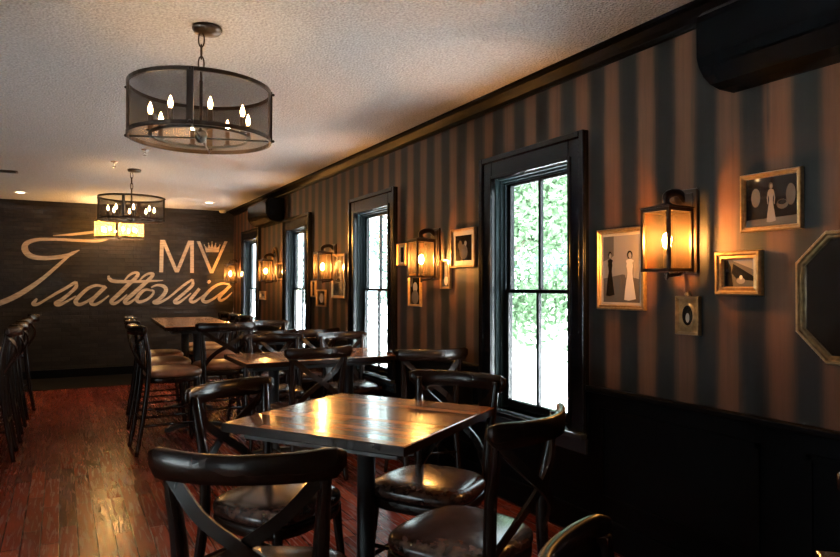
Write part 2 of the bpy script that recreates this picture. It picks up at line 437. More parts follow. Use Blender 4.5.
# ------------------------------------------------------------------ chairs
def superell(a, bq, n=3.2, k=40, taper=.07):
    out = []
    for i in range(k):
        t = 2*PI*i/k; c, s = math.cos(t), math.sin(t)
        x = a*math.copysign(abs(c)**(2/n), c); y = bq*math.copysign(abs(s)**(2/n), s)
        out.append((x*(1+taper*y/bq), y))
    return out
def seat_meshes(sz):
    c = MB(); ol = superell(.218, .21)
    rows = [(.93, -.03), (.985, -.024), (1.0, -.008), (.985, .006), (.93, .017), (.8, .026), (.6, .032), (.35, .035), (.1, .036)]
    c.rings([[(x*k, y*k, sz-.012+z) for x, y in ol] for k, z in rows], smooth=True, cap0=True, cap1=True)
    f = MB(); ol = superell(.214, .207)
    rows = [(.86, -.088), (.975, -.085), (1, -.075), (1, -.052), (.985, -.044), (.9, -.0425)]
    f.rings([[(x*k, y*k, sz+z) for x, y in ol] for k, z in rows], smooth=True, cap0=True, cap1=True)
    return c, f
def make_chair(name, label, cat, group, sz, top, seatmat):
    t = thing(name, label, cat, group=group)
    c, f = seat_meshes(sz)
    c.build('seat', seatmat, t); f.build('seat_frame', M['wood'], t)
    bk = top-sz
    for s in (-1, 1):                                   # front legs
        m = MB(); p = catmull([(s*.172, .155, sz-.05), (s*.18, .168, sz*.55), (s*.195, .2, 0)])
        m.tube(p, .019, 10, scale=[1.05-.4*i/(len(p)-1) for i in range(len(p))]); m.build('leg', M['wood'], t)
    for s in (-1, 1):                                   # rear legs run up into the back posts
        m = MB(); p = catmull([(s*.175, -.285, 0), (s*.172, -.235, sz*.5), (s*.17, -.205, sz-.04), (s*.175, -.206, sz+bk*.35), (s*.186, -.228, sz+bk*.7), (s*.193, -.24, top-.03)])
        m.tube(p, .017, 10, scale=[.85+.3*math.sin(PI*min(1, i/(len(p)-1)*1.2)) for i in range(len(p))], ry=.02); m.build('back_post', M['wood'], t)
    m = MB(); rr = []                                   # bent top rail
    K = 20
    for i in range(K+1):
        u = -1+2*i/K; x = .238*u; y = -.318+.088*u*u
        e = max(0, abs(u)-.86)/.14
        lo, hi = top-.072-.006*u*u+.03*e*e, top-.004+.004*u*u-.012*e*e
        th = .011*(1-.35*e); n = Vector((-2*.088*u/.238, 1, 0)).normalized()*th; q = Vector((x, y, 0))
        tilt = Vector((0, -.002, 0))
        rr.append([q-n+Vector((0, 0, lo)), q-n*1.1+tilt*.5+Vector((0, 0, (lo+hi)/2)), q-n+tilt+Vector((0, 0, hi-.004)), q-n*.4+tilt+Vector((0, 0, hi)),
                   q+n*.4+tilt+Vector((0, 0, hi)), q+n+tilt+Vector((0, 0, hi-.004)), q+n*1.1+tilt*.5+Vector((0, 0, (lo+hi)/2)), q+n+Vector((0, 0, lo))])
    m.rings(rr, smooth=True, cap0=True, cap1=True); m.build('top_rail', M['wood'], t)
    for s in (-1, 1):                                   # the crossed braces of the back
        m = MB(); off = .006*s
        p = catmull([(s*.183, -.236+off, top-.075), (s*.1, -.277+off, sz+bk*.62), (0, -.285+off, sz+bk*.45), (-s*.1, -.262+off, sz+bk*.26), (-s*.168, -.205+off, sz+.0)])
        m.sweep(p, [(-.016, -.005), (.016, -.005), (.016, .005), (-.016, .005)], up=(0, 1, 0), smooth=False); m.build('cross_brace', M['wood'], t)
    zs = .17 if sz < .5 else .22
    def lerp(a, c2, z0, z1, z): k = (z-z0)/(z1-z0); return a+(c2-a)*k
    fy = lerp(.2, .168, 0, sz*.55, zs); ry = lerp(-.285, -.235, 0, sz*.5, zs)
    for s in (-1, 1):
        m = MB(); m.tube([(s*.187, fy, zs), (s*.174, ry, zs)], .0095, 8); m.build('stretcher', M['wood'], t)
    m = MB(); m.tube([(-.185, fy-.004, zs+.05), (.185, fy-.004, zs+.05)], .0095, 8); m.build('stretcher', M['wood'], t)
    m = MB(); m.tube([(-.172, ry+.004, zs+.05), (.172, ry+.004, zs+.05)], .0095, 8); m.build('stretcher', M['wood'], t)
    return t
def put(proto, first, label, x, y, ang):
    rz = R(ang-90)
    if first: proto.location = (x, y, 0); proto.rotation_euler = (0, 0, rz); proto['label'] = label; return proto
    return dup(proto, label, (x, y, 0), rz)
chair = make_chair('dining_chair', '', 'chair', 'cross-back dining chairs', .465, .885, M['vinyl'])
CH_LIST = [  # x, y, facing, label
    (.515, 1.81, 61, 'dark cross-back dining chair nearest the camera, seen from behind'),
    (.735, 2.49, -58, 'dark cross-back chair at the left corner of the nearest walnut table, rail catching daylight'),
    (1.36, 2.385, 212, 'dark cross-back chair on the window side of the nearest walnut table, facing the camera'),
    (1.172, 1.84, 115, 'dark cross-back chair right of the nearest table, its curved rail against the nearest window'),
    (.83, .51, -45, 'dark chair cut off at the bottom edge, only its curved top rail in view'),
    (1.455, .47, 222, 'dark chair at the far right edge of the photo, only a rail end showing'),
    (1.45, 4.28, 95, 'dark cross-back chair just behind the nearest table, back to the camera at the second table'),
    (2.11, 3.83, 78, 'dark cross-back chair beside the window wall under the second lantern'),
    (2.12, 5.0, -88, 'dark chair on the far side of the second table, against the second window'),
    (1.48, 5.06, -103, 'dark chair on the far side of the second table, at its left end'),
    (2.05, 6.04, 102, 'dark cross-back chair seen from behind at the third table, beside the wall'),
    (1.6, 6.02, 112, 'dark cross-back chair seen from behind at the third table, on the aisle side'),
    (2.09, 7.19, -90, 'dark chair on the far side of the third table, under the third window'),
]
for i, (x, y, a, lb) in enumerate(CH_LIST): put(chair, i == 0, lb, x, y, a)
stool = make_chair('counter_stool', '', 'stool', 'cross-back counter stools', .62, .98, M['saddle'])
ST_LIST = [
    (.775, 5.5, 3, 'tall cross-back stool nearest in the row on the aisle side of the high table'),
    (.815, 6.2, 0, 'tall cross-back stool in mid-row on the aisle side of the high table'),
    (.86, 6.9, -2, 'tall cross-back stool farthest in the row on the aisle side of the high table'),
    (1.2, 5.74, 88, 'tall cross-back stool at the near end of the high table, back to the camera'),
    (1.36, 6.55, 180, 'tall cross-back stool nearest on the window side of the high table'),
    (1.37, 7.1, 178, 'tall cross-back stool second on the window side of the high table'),
    (1.4, 7.65, 182, 'tall cross-back stool farthest on the window side of the high table'),
    (-.58, 5.75, 180, 'tall stool at the left edge of the photo, nearest of its row'),
    (-.57, 6.4, 181, 'tall stool at the left edge of the photo, second of its row from the front'),
    (-.56, 7.1, 179, 'tall stool at the left edge of the photo, third of its row from the front'),
    (-.53, 7.95, 183, 'tall stool farthest back in the left-edge row, before the brick'),
]
for i, (x, y, a, lb) in enumerate(ST_LIST): put(stool, i == 0, lb, x, y, a)

# ------------------------------------------------------------------ tables
def make_table(name, label, x, y, ang, lx, ly, z, cols, rot90=False):
    t = thing(name, label, 'table', (x, y, 0), R(ang), None)
    th = .036
    m = MB(); m.box(-lx/2, lx/2, -ly/2, ly/2, z-th, z, .004); tt = m.build('tabletop', [M['table'], M['wood']], t)
    for p in tt.data.polygons:
        if p.normal.z < .3: p.material_index = 1
    m = MB(); m.box(-lx/2+.06, lx/2-.06, -ly/2+.06, ly/2-.06, z-th-.03, z-th, .003); m.build('apron', M['iron'], t)
    for cx in cols:
        m = MB(); m.lathe([(0, .05), (.055, .05), (.05, .075), (.038, .09), (.038, z-.11), (.05, z-.09), (.05, z-th-.031), (0, z-th-.031)], 16, (cx, 0, 0)); m.build('column', M['iron'], t)
        for k in range(4):
            a = k*PI/2; d = Vector((math.cos(a), math.sin(a), 0))
            m = MB(); p = catmull([Vector((cx, 0, .06))+d*.03, Vector((cx, 0, .045))+d*.15, Vector((cx, 0, .018))+d*.27])
            m.sweep(p, [(-.028, -.014), (.028, -.014), (.022, .016), (-.022, .016)], up=(0, 0, 1), smooth=False); m.build('foot', M['iron'], t)
    return t
make_table('dining_table', 'square walnut pedestal table nearest the camera, turned corner-on, window glare on top', 1.095, 2.452, 33.4, .803, .803, .75, [0])
make_table('dining_table', 'walnut table in the bottom right corner, only its dark corner showing', 1.315, .2, 45, .803, .803, .75, [0])
make_table('dining_table', 'walnut table set lengthwise under the second window, behind the nearest table', 1.69, 4.8, 0, 1.18, .7, .75, [-.3, .3])
make_table('dining_table', 'small walnut table under the third window, behind rows of chair rails', 2.01, 6.74, 0, .62, .6, .75, [0])
make_table('counter_table', 'tall walnut counter table in the distance before the lettered brick wall', 1.09, 6.55, 87, 1.75, .6, .94, [-.5, .5])
make_table('counter_table', 'tall walnut counter table beyond the left edge, served by the left stool row', -.95, 6.85, 90, 2.4, .6, .94, [-.7, .7])

# ------------------------------------------------------------------ chandeliers
def ring_mb(r, z, w, h, seg=48):
    m = MB(); m.lathe([(r-w, z), (r, z), (r, z+h), (r-w, z+h), (r-w, z)], seg, smooth=False); return m
def candle_bulb_profile():
    return [(0, 0), (.006, .0), (.009, .010), (.0105, .019), (.0085, .030), (.0048, .041), (.0014, .051), (0, .053)]
def make_chandelier(label, x, y, turn, shade):
    t = thing('drum_chandelier', label, 'chandelier', (x, y, 0), turn, 'drum chandeliers in a line')
    Rr, z0, z1 = .31, 1.927, 2.163
    m = MB(); m.lathe([(0, H-.001), (.063, H-.001), (.066, H-.012), (.058, H-.026), (.02, H-.032), (0, H-.032)], 24); m.build('canopy', M['bronze'], t)
    t.children[0].location = (-.006, .024, 0)
    ch = MB()                                           # chain links
    top, bot = H-.034, z1+.03
    n = 4; L = (top-bot)/n
    for i in range(n):
        zc = top-(i+.5)*L; pts = []
        for k in range(14):
            a = 2*PI*k/14; u, v = .0125*math.cos(a), (L/2+.007)*math.sin(a)
            pts.append((u, 0, zc+v) if i % 2 else (0, u, zc+v))
        ch.tube(pts, .0032, 6, closed=True)
    ch.build('chain', M['bronze'], t)
    m = MB(); m.tube([(0, 0, z1+.034), (0, 0, z0+.03)], .0075, 8); m.build('stem', M['bronze'], t)
    m = MB(); m.lathe([(0, -.012), (.012, -.01), (.022, .004), (.028, .014), (.028, .034), (.016, .046), (0, .048)], 16, (0, 0, z0)); m.build('hub', M['iron'], t)
    m = MB(); m.lathe([(Rr-.003, z0+.012), (Rr-.003, z1-.012)], 64); m.build('shade', shade, t)
    ring_mb(Rr, z1-.018, .008, .018).build('shade_rim', M['bronze'], t)
    ring_mb(Rr, z0, .008, .018).build('shade_rim', M['bronze'], t)
    for k in range(4):
        m = MB(); a = k*PI/2; c, s = math.cos(a), math.sin(a)
        q = [(Rr-.008, -.013), (Rr+.004, -.013), (Rr+.004, .013), (Rr-.008, .013)]
        m.prism([(c*p-s*w, s*p+c*w, z0+.001) for p, w in q], (0, 0, z1-z0-.002))
        m.build('strap', M['bronze'], t)
    for k in range(4):
        a = k*PI/2; d = Vector((math.cos(a), math.sin(a), 0))
        for z in (z0+.01, z1-.012):
            m = MB(); p = d*(Rr+.008)+Vector((0, 0, z)); m.lathe([(0, -.007), (.005, -.005), (.0075, 0), (.005, .005), (0, .007)], 8, tuple(p)); m.build('finial', M['bronze'], t)
    ri = .212
    m = MB(); m.lathe([(ri-.008, .01), (ri+.008, .01), (ri+.008, .02), (ri-.008, .02), (ri-.008, .01)], 48, (0, 0, z0), smooth=False); m.build('inner_ring', M['iron'], t)
    for k in range(4):
        m = MB(); a = k*PI/2; d = Vector((math.cos(a), math.sin(a), 0)); m.tube([d*.02+Vector((0, 0, z0+.012)), d*(Rr-.006)+Vector((0, 0, z0+.008))], .0045, 6); m.build('spoke', M['iron'], t)
    for k in range(8):
        a = R(18)+k*PI/4; p = Vector((math.cos(a)*ri, math.sin(a)*ri, z0+.02))
        m = MB(); m.lathe([(0, 0), (.02, 0), (.02, .004), (.0115, .006), (.0115, .07), (.0085, .072), (0, .072)], 12); c = m.build('candle', M['candle'], t, p)
        m = MB(); m.lathe(candle_bulb_profile(), 10); m.build('bulb', M['bulb'] if shade is M['mesh'] else M['farbulb'], c, (0, 0, .074))
    return t
make_chandelier('large drum chandelier hanging nearest the camera, dark mesh shade over candle bulbs', .545, 3.05, R(-108), M['mesh'])
make_chandelier('drum chandelier hanging second from the camera, dark mesh shade', .608, 7.12, R(-108), M['mesh'])
make_chandelier('glowing amber drum chandelier farthest back, close to the brick wall', .69, 9.83, R(-100), M['amber_mesh'])

# ------------------------------------------------------------------ wall lanterns
def make_sconce():
    t = thing('wall_sconce', '', 'wall lamp', (0, 0, 0), 0, 'square lantern sconces along the window wall')
    z0, z1, hw = 1.335, 1.6, .068
    xc = -.125                                           # lantern axis off the wall
    m = MB(); m.box(-.014, 0, -.06, .06, 1.33, 1.69, .004); m.box(-.02, -.014, -.045, .045, 1.35, 1.672, .003); m.build('backplate', M['bronze'], t)
    m = MB(); p = catmull([(-.012, 0, 1.645), (-.05, 0, 1.672), (-.1, 0, 1.668), (-.13, 0, 1.648), (xc, 0, 1.612)])
    m.sweep(p, [(-.016, -.006), (.016, -.006), (.016, .006), (-.016, .006)], up=(0, 1, 0)); m.tube([(xc, 0, 1.6), (xc, 0, 1.625)], .02, 10); m.build('arm', M['bronze'], t)
    m = MB(); m.tube([(-.012, 0, 1.35), (-.05, 0, 1.325), (xc, 0, 1.318)], .008, 8); m.lathe([(0, -.03), (.006, -.026), (.009, -.018), (.006, -.01), (.012, 0), (0, .004)], 10, (xc, 0, 1.33)); m.build('bracket', M['bronze'], t)
    m = MB()
    for sx in (-1, 1):
        for sy in (-1, 1):
            cx, cy = xc+sx*hw, sy*hw; m.box(cx-.0065, cx+.0065, cy-.0065, cy+.0065, z0, z1, .001)
    for zz in (z0, z1-.014):
        for s in (-1, 1):
            m.box(xc+s*hw-.006, xc+s*hw+.006, -hw+.006, hw-.006, zz, zz+.014); m.box(xc-hw+.006, xc+hw-.006, s*hw-.006, s*hw+.006, zz, zz+.014)
    m.build('cage', M['bronze'], t)
    m = MB(); m.rings([[(xc+x*k, y*k, z) for x, y in ((-1, -1), (1, -1), (1, 1), (-1, 1))] for k, z in ((.078, z1), (.078, z1+.006), (.02, z1+.02))], cap0=True, cap1=True); m.build('roof', M['bronze'], t)
    m = MB(); m.box(xc-.03, xc+.03, -.03, .03, z0+.001, z0+.01); m.box(xc-hw, xc+hw, -.008, .008, z0+.001, z0+.008); m.build('base_plate', M['bronze'], t)
    for s in (-1, 1):
        m = MB(); m.box(xc+s*hw-.001, xc+s*hw+.001, -hw+.0065, hw-.0065, z0+.014, z1-.014); m.build('glass_panel', M['amber'], t)
        m = MB(); m.box(xc-hw+.0065, xc+hw-.0065, s*hw-.001, s*hw+.001, z0+.014, z1-.014); m.build('glass_panel', M['amber'], t)
    m = MB(); m.lathe([(0, .0), (.013, 0), (.013, .09), (0, .09)], 12, (xc, 0, z0+.01)); m.build('candle', M['candle'], t)
    m = MB(); m.lathe([(0, 0), (.008, 0), (.014, .014), (.017, .03), (.014, .046), (.008, .058), (0, .064)], 12, (xc, 0, z0+.101)); m.build('bulb', M['sbulb'], t)
    return t
sc = make_sconce()
SC = [(1.915, 'square black lantern sconce nearest the camera, glowing amber right of the nearest window'),
      (4.06, 'amber lantern sconce on the striped wall between the nearest and second windows'),
      (6.06, 'amber lantern sconce on the striped wall between the second and third windows'),
      (8.09, 'amber lantern sconce between the third and farthest windows'),
      (10.05, 'amber lantern sconce in the far corner next to the brick wall')]
for i, (y, lb) in enumerate(SC):
    if i == 0: sc.location = (XW, y, 0); sc['label'] = lb
    else: dup(sc, lb, (XW, y, 0))

# ------------------------------------------------------------------ pictures on the striped wall
def rect(hw, hh): return [(-hw, -hh), (hw, -hh), (hw, hh), (-hw, hh)]
def oval(hw, hh, n=28): return [(hw*math.cos(2*PI*i/n), hh*math.sin(2*PI*i/n)) for i in range(n)]
def octa(hw, hh, cut): return [(-hw, -hh+cut), (-hw+cut, -hh), (hw-cut, -hh), (hw, -hh+cut), (hw, hh-cut), (hw-cut, hh), (-hw+cut, hh), (-hw, hh-cut)]
def framed(name, label, cat, shape, y, z, hw, hh, fwid, fmat, content, mat_w=0, group='framed pictures on the striped wall', depth=.022, inner=None, cut=.1):
    t = thing(name, label, cat, (XW, y, z), 0, group)
    P = lambda pts, x: [(-x, -u, v) for u, v in pts]
    def ol(d):
        if shape == 'rect': return rect(hw-d, hh-d)
        if shape == 'oval': return oval(hw-d, hh-d)
        return octa(hw-d, hh-d, cut-.586*d)
    m = MB()
    pr = [(0, .002), (0, depth*.7), (fwid*.15, depth), (fwid*.4, depth), (fwid*.55, depth*.72), (fwid*.85, depth*.78), (fwid, depth*.5), (fwid, .006)]
    m.rings([P(ol(d), x) for d, x in pr], smooth=(shape == 'oval')); m.build('frame', fmat, t)
    m = MB(); x = .008
    m.rings([P(ol(fwid*.8), .003), P(ol(fwid*.8), x)], cap0=True, cap1=True, mat=0)
    mats = [M['ink']]
    if content == 'mirror':
        m.build('mirror_glass', M['mirror'], t); return t
    iw, ih = hw-fwid, hh-fwid
    if mat_w:
        m.rings([P(ol(fwid*.9), x+.0015), P(ol(fwid+mat_w), x+.0015), P(ol(fwid+mat_w), x+.0002)], mat=1); mats.append(M['pale']); iw -= mat_w; ih -= mat_w
    else: mats.append(M['pale'])
    mats += [M['grey'], M['silver'], M['white']]
    for k, (tone, poly) in enumerate(content):
        pts = [((u*2-1)*iw, (v*2-1)*ih) for u, v in poly]
        m.rings([P(pts, x), P(pts, x+.0003+.0002*k)], mat=tone, cap1=True)
    m.build('print', mats, t)
    return t
def ell(cx, cy, rx, ry, n=14): return [(cx+rx*math.cos(2*PI*i/n), cy+ry*math.sin(2*PI*i/n)) for i in range(n)]
def wallbox(x0, y0, x1, y1, xs=None):
    ya, za = on_wall(x0, y0, XW-.02); yb, zb = on_wall(x0, y1, XW-.02); yc, _ = on_wall(x1, y0, XW-.02)
    return (ya+yc)/2, (za+zb)/2, abs(ya-yc)/2, abs(za-zb)/2
full = [(0, 0), (1, 0), (1, 1), (0, 1)]
def person(cx, base, h, w, tone, head=None, skin=3):
    """a standing figure in a long dress: skirt, waist, shoulders, arms, face and hair"""
    P = lambda pts: [(cx+w*x, base+h*y) for x, y in pts]
    hd = head if head is not None else tone
    return [(tone, P([(-.44, 0), (-.1, -.015), (.2, 0), (.46, .02), (.36, .2), (.24, .4), (.17, .53), (.2, .62), (.3, .72), (.27, .79), (.1, .815), (-.1, .815), (-.27, .79), (-.3, .71), (-.2, .62), (-.17, .53), (-.27, .38), (-.37, .18)])),
            (skin, P([(-.3, .76), (-.22, .74), (-.3, .6), (-.26, .46), (-.33, .44), (-.4, .6)])), (skin, P([(.3, .76), (.4, .6), (.34, .43), (.27, .45), (.31, .6), (.22, .74)])),
            (hd, P(ell(0, .9, .2, .085))), (skin, P(ell(.03, .885, .13, .062)))]
# beside the nearest lantern
y, z, hw, hh = wallbox(596.3, 230.4, 644, 309, None)
framed('picture_frame', 'tall gold-framed photo of two standing figures, partly behind the nearest lantern', 'picture', 'rect', y, z, hw, hh, .024, M['gold'],
       [(3, full), (2, [(0, 0), (1, 0), (1, .34), (.55, .42), (0, .36)]), (2, [(0, .62), (.3, .7), (.3, 1), (0, 1)])] + person(.2, .1, .68, .26, 0) + person(.74, .04, .74, .34, 4, 0) + [(2, ell(.45, .3, .06, .1))], mat_w=.012)
y, z, hw, hh = wallbox(739.5, 176, 801, 233)
framed('picture_frame', 'gold-framed dark photo of a person in a white dress, highest on the right', 'picture', 'rect', y, z, hw, hh, .02, M['gold'],
       [(2, [(0, .0), (1, .0), (1, .18), (0, .14)])] + person(.5, .08, .82, .2, 3, 2) + [(2, ell(.2, .6, .09, .2)), (2, ell(.88, .6, .09, .22)), (2, ell(.72, .42, .11, .1)), (0, ell(.72, .46, .08, .05))])
y, z, hw, hh = wallbox(715, 252, 761, 295)
framed('picture_frame', 'small landscape photo in a wide moulded gold frame, below the white-dress photo', 'picture', 'rect', y, z, hw, hh, .034, M['gold'],
       [(2, full), (3, [(.3, .95), (1, .6), (1, 1), (.3, 1)]), (0, [(0, 0), (.3, 0), (.22, .75), (.12, 1), (0, 1)]), (0, [(.3, .85), (1, .35), (1, .2), (.4, .3), (.25, .5)]), (3, ell(.55, .22, .14, .12)), (4, ell(.56, .34, .05, .08))], depth=.03)
y, z, hw, hh = wallbox(675, 296, 698.5, 334)
t = framed('picture_frame', 'tiny ornate gold plaque with an oval portrait, hung under the nearest lantern', 'picture', 'rect', y, z, hw, hh, .012, M['gold2'], [(1, full)])
m = MB(); m.rings([[(-.012, -u, v) for u, v in oval(hw*.62, hh*.66)], [(-.02, -u, v) for u, v in oval(hw*.58, hh*.62)], [(-.016, -u, v) for u, v in oval(hw*.46, hh*.52)]], smooth=True); m.build('oval_bezel', M['gold2'], t)
m = MB(); m.rings([[(-.0095, -u, v) for u, v in rect(hw-.01, hh-.01)], [(-.012, -u, v) for u, v in rect(hw-.01, hh-.01)]], cap1=True); m.build('face_plate', M['gold2'], t)
m = MB(); m.rings([[(-.012, -u, v) for u, v in oval(hw*.46, hh*.52)], [(-.0145, -u, v) for u, v in oval(hw*.46, hh*.52)]], cap1=True)
m.rings([[(-.0145, -u, v-.01) for u, v in oval(hw*.16, hh*.25)], [(-.0148, -u, v-.01) for u, v in oval(hw*.16, hh*.25)]], mat=1, cap1=True)
m.build('portrait', [M['ink'], M['silver']], t)
m = MB(); m.lathe([(0, -.012), (.01, -.008), (.013, 0), (.009, .008), (0, .012)], 12, (-.012, 0, hh+.008)); m.build('crest', M['gold2'], t)
framed('octagonal_mirror', 'octagonal mirror in a brass frame cut off by the right edge', 'mirror', 'octa', 1.194, 1.236, .235, .233, .03, M['gold2'], 'mirror', group=None, depth=.028, cut=.108)
# beside the second lantern
B = [((396.5, 244, 405.3, 266), 'tiny gold-framed picture left of the second lantern', [(1, full), (0, [(.3, .1), (.7, .1), (.7, .9), (.3, .9)])], .012, 'gold', 0),
     ((407.8, 274, 420, 306), 'upright gold-framed portrait directly below the second lantern', [(0, full), (3, ell(.5, .6, .22, .18)), (2, ell(.5, .25, .34, .25)), (2, ell(.15, .8, .12, .2))], .016, 'gold', 0),
     ((440, 260, 449.4, 288.7), 'narrow gold-framed photo right of the second lantern', [(2, full), (4, ell(.5, .25, .25, .2)), (3, [(.3, .4), (.7, .4), (.6, .85), (.4, .85)]), (0, [(0, .3), (.2, .3), (.2, 1), (0, 1)])], .014, 'gold', 0),
     ((450.5, 230, 474.3, 268), 'wide cream-matted dark photo in a gold frame, beside the nearest window', [(0, full), (2, ell(.5, .35, .25, .3)), (2, ell(.3, .6, .12, .2)), (3, ell(.62, .68, .07, .1))], .016, 'gold', .03),
     ((331.3, 254.4, 344.3, 298), 'tall gold-framed picture between the third lantern and the second window', [(2, full), (3, ell(.5, .72, .3, .18)), (0, ell(.3, .4, .2, .3)), (2, ell(.7, .3, .2, .25))], .025, 'gold', 0),
     ((316, 289.5, 325, 306.3), 'small gold-framed picture directly below the third lantern', [(0, full), (3, ell(.5, .5, .25, .35))], .016, 'gold', 0),
     ((310.7, 280.4, 315, 297), 'slim gold-framed picture just right of the third window', [(0, full), (2, ell(.5, .5, .3, .3))], .016, 'gold2', 0),
     ((259.4, 291, 264.8, 299.5), 'small square gold plaque below the fourth lantern', [(1, full), (2, ell(.5, .5, .25, .3))], .02, 'gold', 0),
     ((276.6, 263, 283, 280), 'small gold-framed picture right of the fourth lantern, under the oval one', [(0, full), (2, ell(.5, .5, .3, .3))], .018, 'gold', 0)]
for (q, lb, ct, fwd, fm, mw) in B:
    y, z, hw, hh = wallbox(*q); framed('picture_frame', lb, 'picture', 'rect', y, z, hw, hh, fwd, M[fm], ct, mat_w=mw)
y, z, hw, hh = wallbox(270.8, 247.5, 277, 273)
framed('picture_frame', 'oval gold-framed portrait beside the fourth lantern', 'picture', 'oval', y, z, hw*.8, hh, .03, M['gold'], [(2, ell(.5, .5, .3, .3))])

# ------------------------------------------------------------------ air conditioners
def make_ac(label, y0, y1, zb):
    t = thing('air_conditioner', label, 'air conditioner', (XW+.003, (y0+y1)/2, zb), 0, 'black wall air conditioners')
    L = (y1-y0)/2
    pr = [(0, .0), (-.09, .0), (-.145, .012), (-.185, .035), (-.212, .068), (-.224, .1), (-.226, .235), (-.218, .262), (-.19, .285), (-.15, .294), (0, .294)]
    m = MB()
    ends = [(-L, .93), (-L+.012, 1), (L-.012, 1), (L, .93)]
    m.rings([[(x*k, yy, .147+(z-.147)*k) for x, z in pr] for yy, k in ends], cap0=True, cap1=True); m.build('body', M['ac'], t)
    m = MB(); m.prism([(-.229, -L+.02, .105), (-.2295, -L+.02, .232), (-.225, -L+.02, .232), (-.225, -L+.02, .105)], (0, 2*L-.04, 0)); m.build('front_panel', M['ac'], t)
    m = MB(); m.prism([(-.155, -L+.06, .0105), (-.21, -L+.06, .06), (-.214, -L+.06, .056), (-.16, -L+.06, .006)], (0, 2*L-.12, 0)); m.build('louvre', M['ac'], t)
    m = MB(); m.box(-.17, -.02, -L+.03, L-.03, .2935, .296); m.build('intake_grille', M['acdark'], t)
make_ac('black wall air conditioner cut off by the upper right corner of the photo', .83, 1.70, 2.05)
make_ac('black wall air conditioner in the distance above the third and farthest windows', 7.73, 8.62, 2.052)

# ------------------------------------------------------------------ ceiling fittings
def downlight(label, x, y):
    t = thing('recessed_light', label, 'ceiling light', (x, y, H), 0, 'recessed downlights near the brick wall')
    m = MB(); m.lathe([(.05, -.001), (.052, -.006), (.075, -.006), (.078, -.0005), (.05, -.0005)], 24); m.build('trim_ring', M['chrome'], t)
    m = MB(); m.lathe([(0, -.0035), (.05, -.0035), (.05, -.001), (0, -.001)], 24); m.build('lens', M['can'], t)
    ld = bpy.data.lights.new('downlight', 'SPOT'); ld.energy = 16; ld.color = (1, .74, .45); ld.spot_size = R(110); ld.spot_blend = .8; ld.shadow_soft_size = .05
    lo = bpy.data.objects.new('lamp', ld); COL.objects.link(lo); lo.parent = t; lo.location = (0, 0, -.012)
downlight('recessed ceiling light on the left, near the brick wall', -.46, 9.54)
downlight('recessed ceiling light near the far right corner', 1.8, 9.4)
def sprinkler(label, x, y):
    t = thing('sprinkler_head', label, 'sprinkler', (x, y, H), 0, 'ceiling sprinklers')
    m = MB(); m.lathe([(0, -.001), (.034, -.001), (.03, -.007), (.012, -.01), (0, -.01)], 16); m.build('escutcheon', M['sprink'], t)
    m = MB(); m.tube([(0, 0, -.008), (0, 0, -.03)], .007, 8); m.tube([(-.009, 0, -.028), (-.012, 0, -.04), (-.003, 0, -.05)], .0025, 6); m.tube([(.009, 0, -.028), (.012, 0, -.04), (.003, 0, -.05)], .0025, 6)
    m.lathe([(0, -.05), (.016, -.05), (.016, -.053), (0, -.054)], 12); m.build('nozzle', M['sprink'], t)
sprinkler('small chrome sprinkler on the ceiling, left of the second chandelier mount', .425, 6.75)
sprinkler('small chrome sprinkler on the ceiling under the nearest chandelier shade edge', .62, 6.03)
t = thing('smoke_detector', 'small white detector at the ceiling in the far right corner', 'detector', (2.16, 10.24, H))
m = MB(); m.lathe([(0, 0), (.05, -.001), (.055, -.012), (.05, -.035), (.03, -.045), (0, -.046)], 20); m.build('housing', M['chrome'], t)
t = thing('ceiling_vent', 'dark slotted vent in the ceiling at the left edge', 'vent', (-.56, 7.85, H))
m = MB(); m.box(-.16, .16, -.07, .07, -.008, -.0005, .002); m.build('frame', M['ventm'], t)
m = MB()
for k in range(5): m.box(-.14, .14, -.05+k*.024-.008, -.05+k*.024+.008, -.012, -.0085)
m.build('slat', M['iron'], t)

# ------------------------------------------------------------------ painted lettering on the brick wall
YP = YB-.001
def P2(p): x, z = on_back(p[0], p[1], YB); return Vector((x, z))
def stroke(mb, pts, widths, depth):
    q = catmull([Vector((*P2(p), 0)) for p in pts], 7); n = len(q)
    def wd(i):
        f = i/(n-1)*(len(widths)-1); k = min(int(f), len(widths)-2); return widths[k]+(widths[k+1]-widths[k])*(f-k)
    A, Bq = [], []
    for i in range(n):
        tv = (q[min(i+1, n-1)]-q[max(i-1, 0)]); tv = Vector((tv.x, tv.y)).normalized(); nn = Vector((-tv.y, tv.x))*wd(i)/2*.0124
        c = Vector((q[i].x, q[i].y)); A.append(c+nn); Bq.append(c-nn)
    rr = []
    for a, c in zip(A, Bq):
        rr.append([(a.x, YP, a.y), (a.x, YP-depth, a.y), (c.x, YP-depth, c.y), (c.x, YP, c.y)])
    mb.rings(rr, cap0=True, cap1=True)
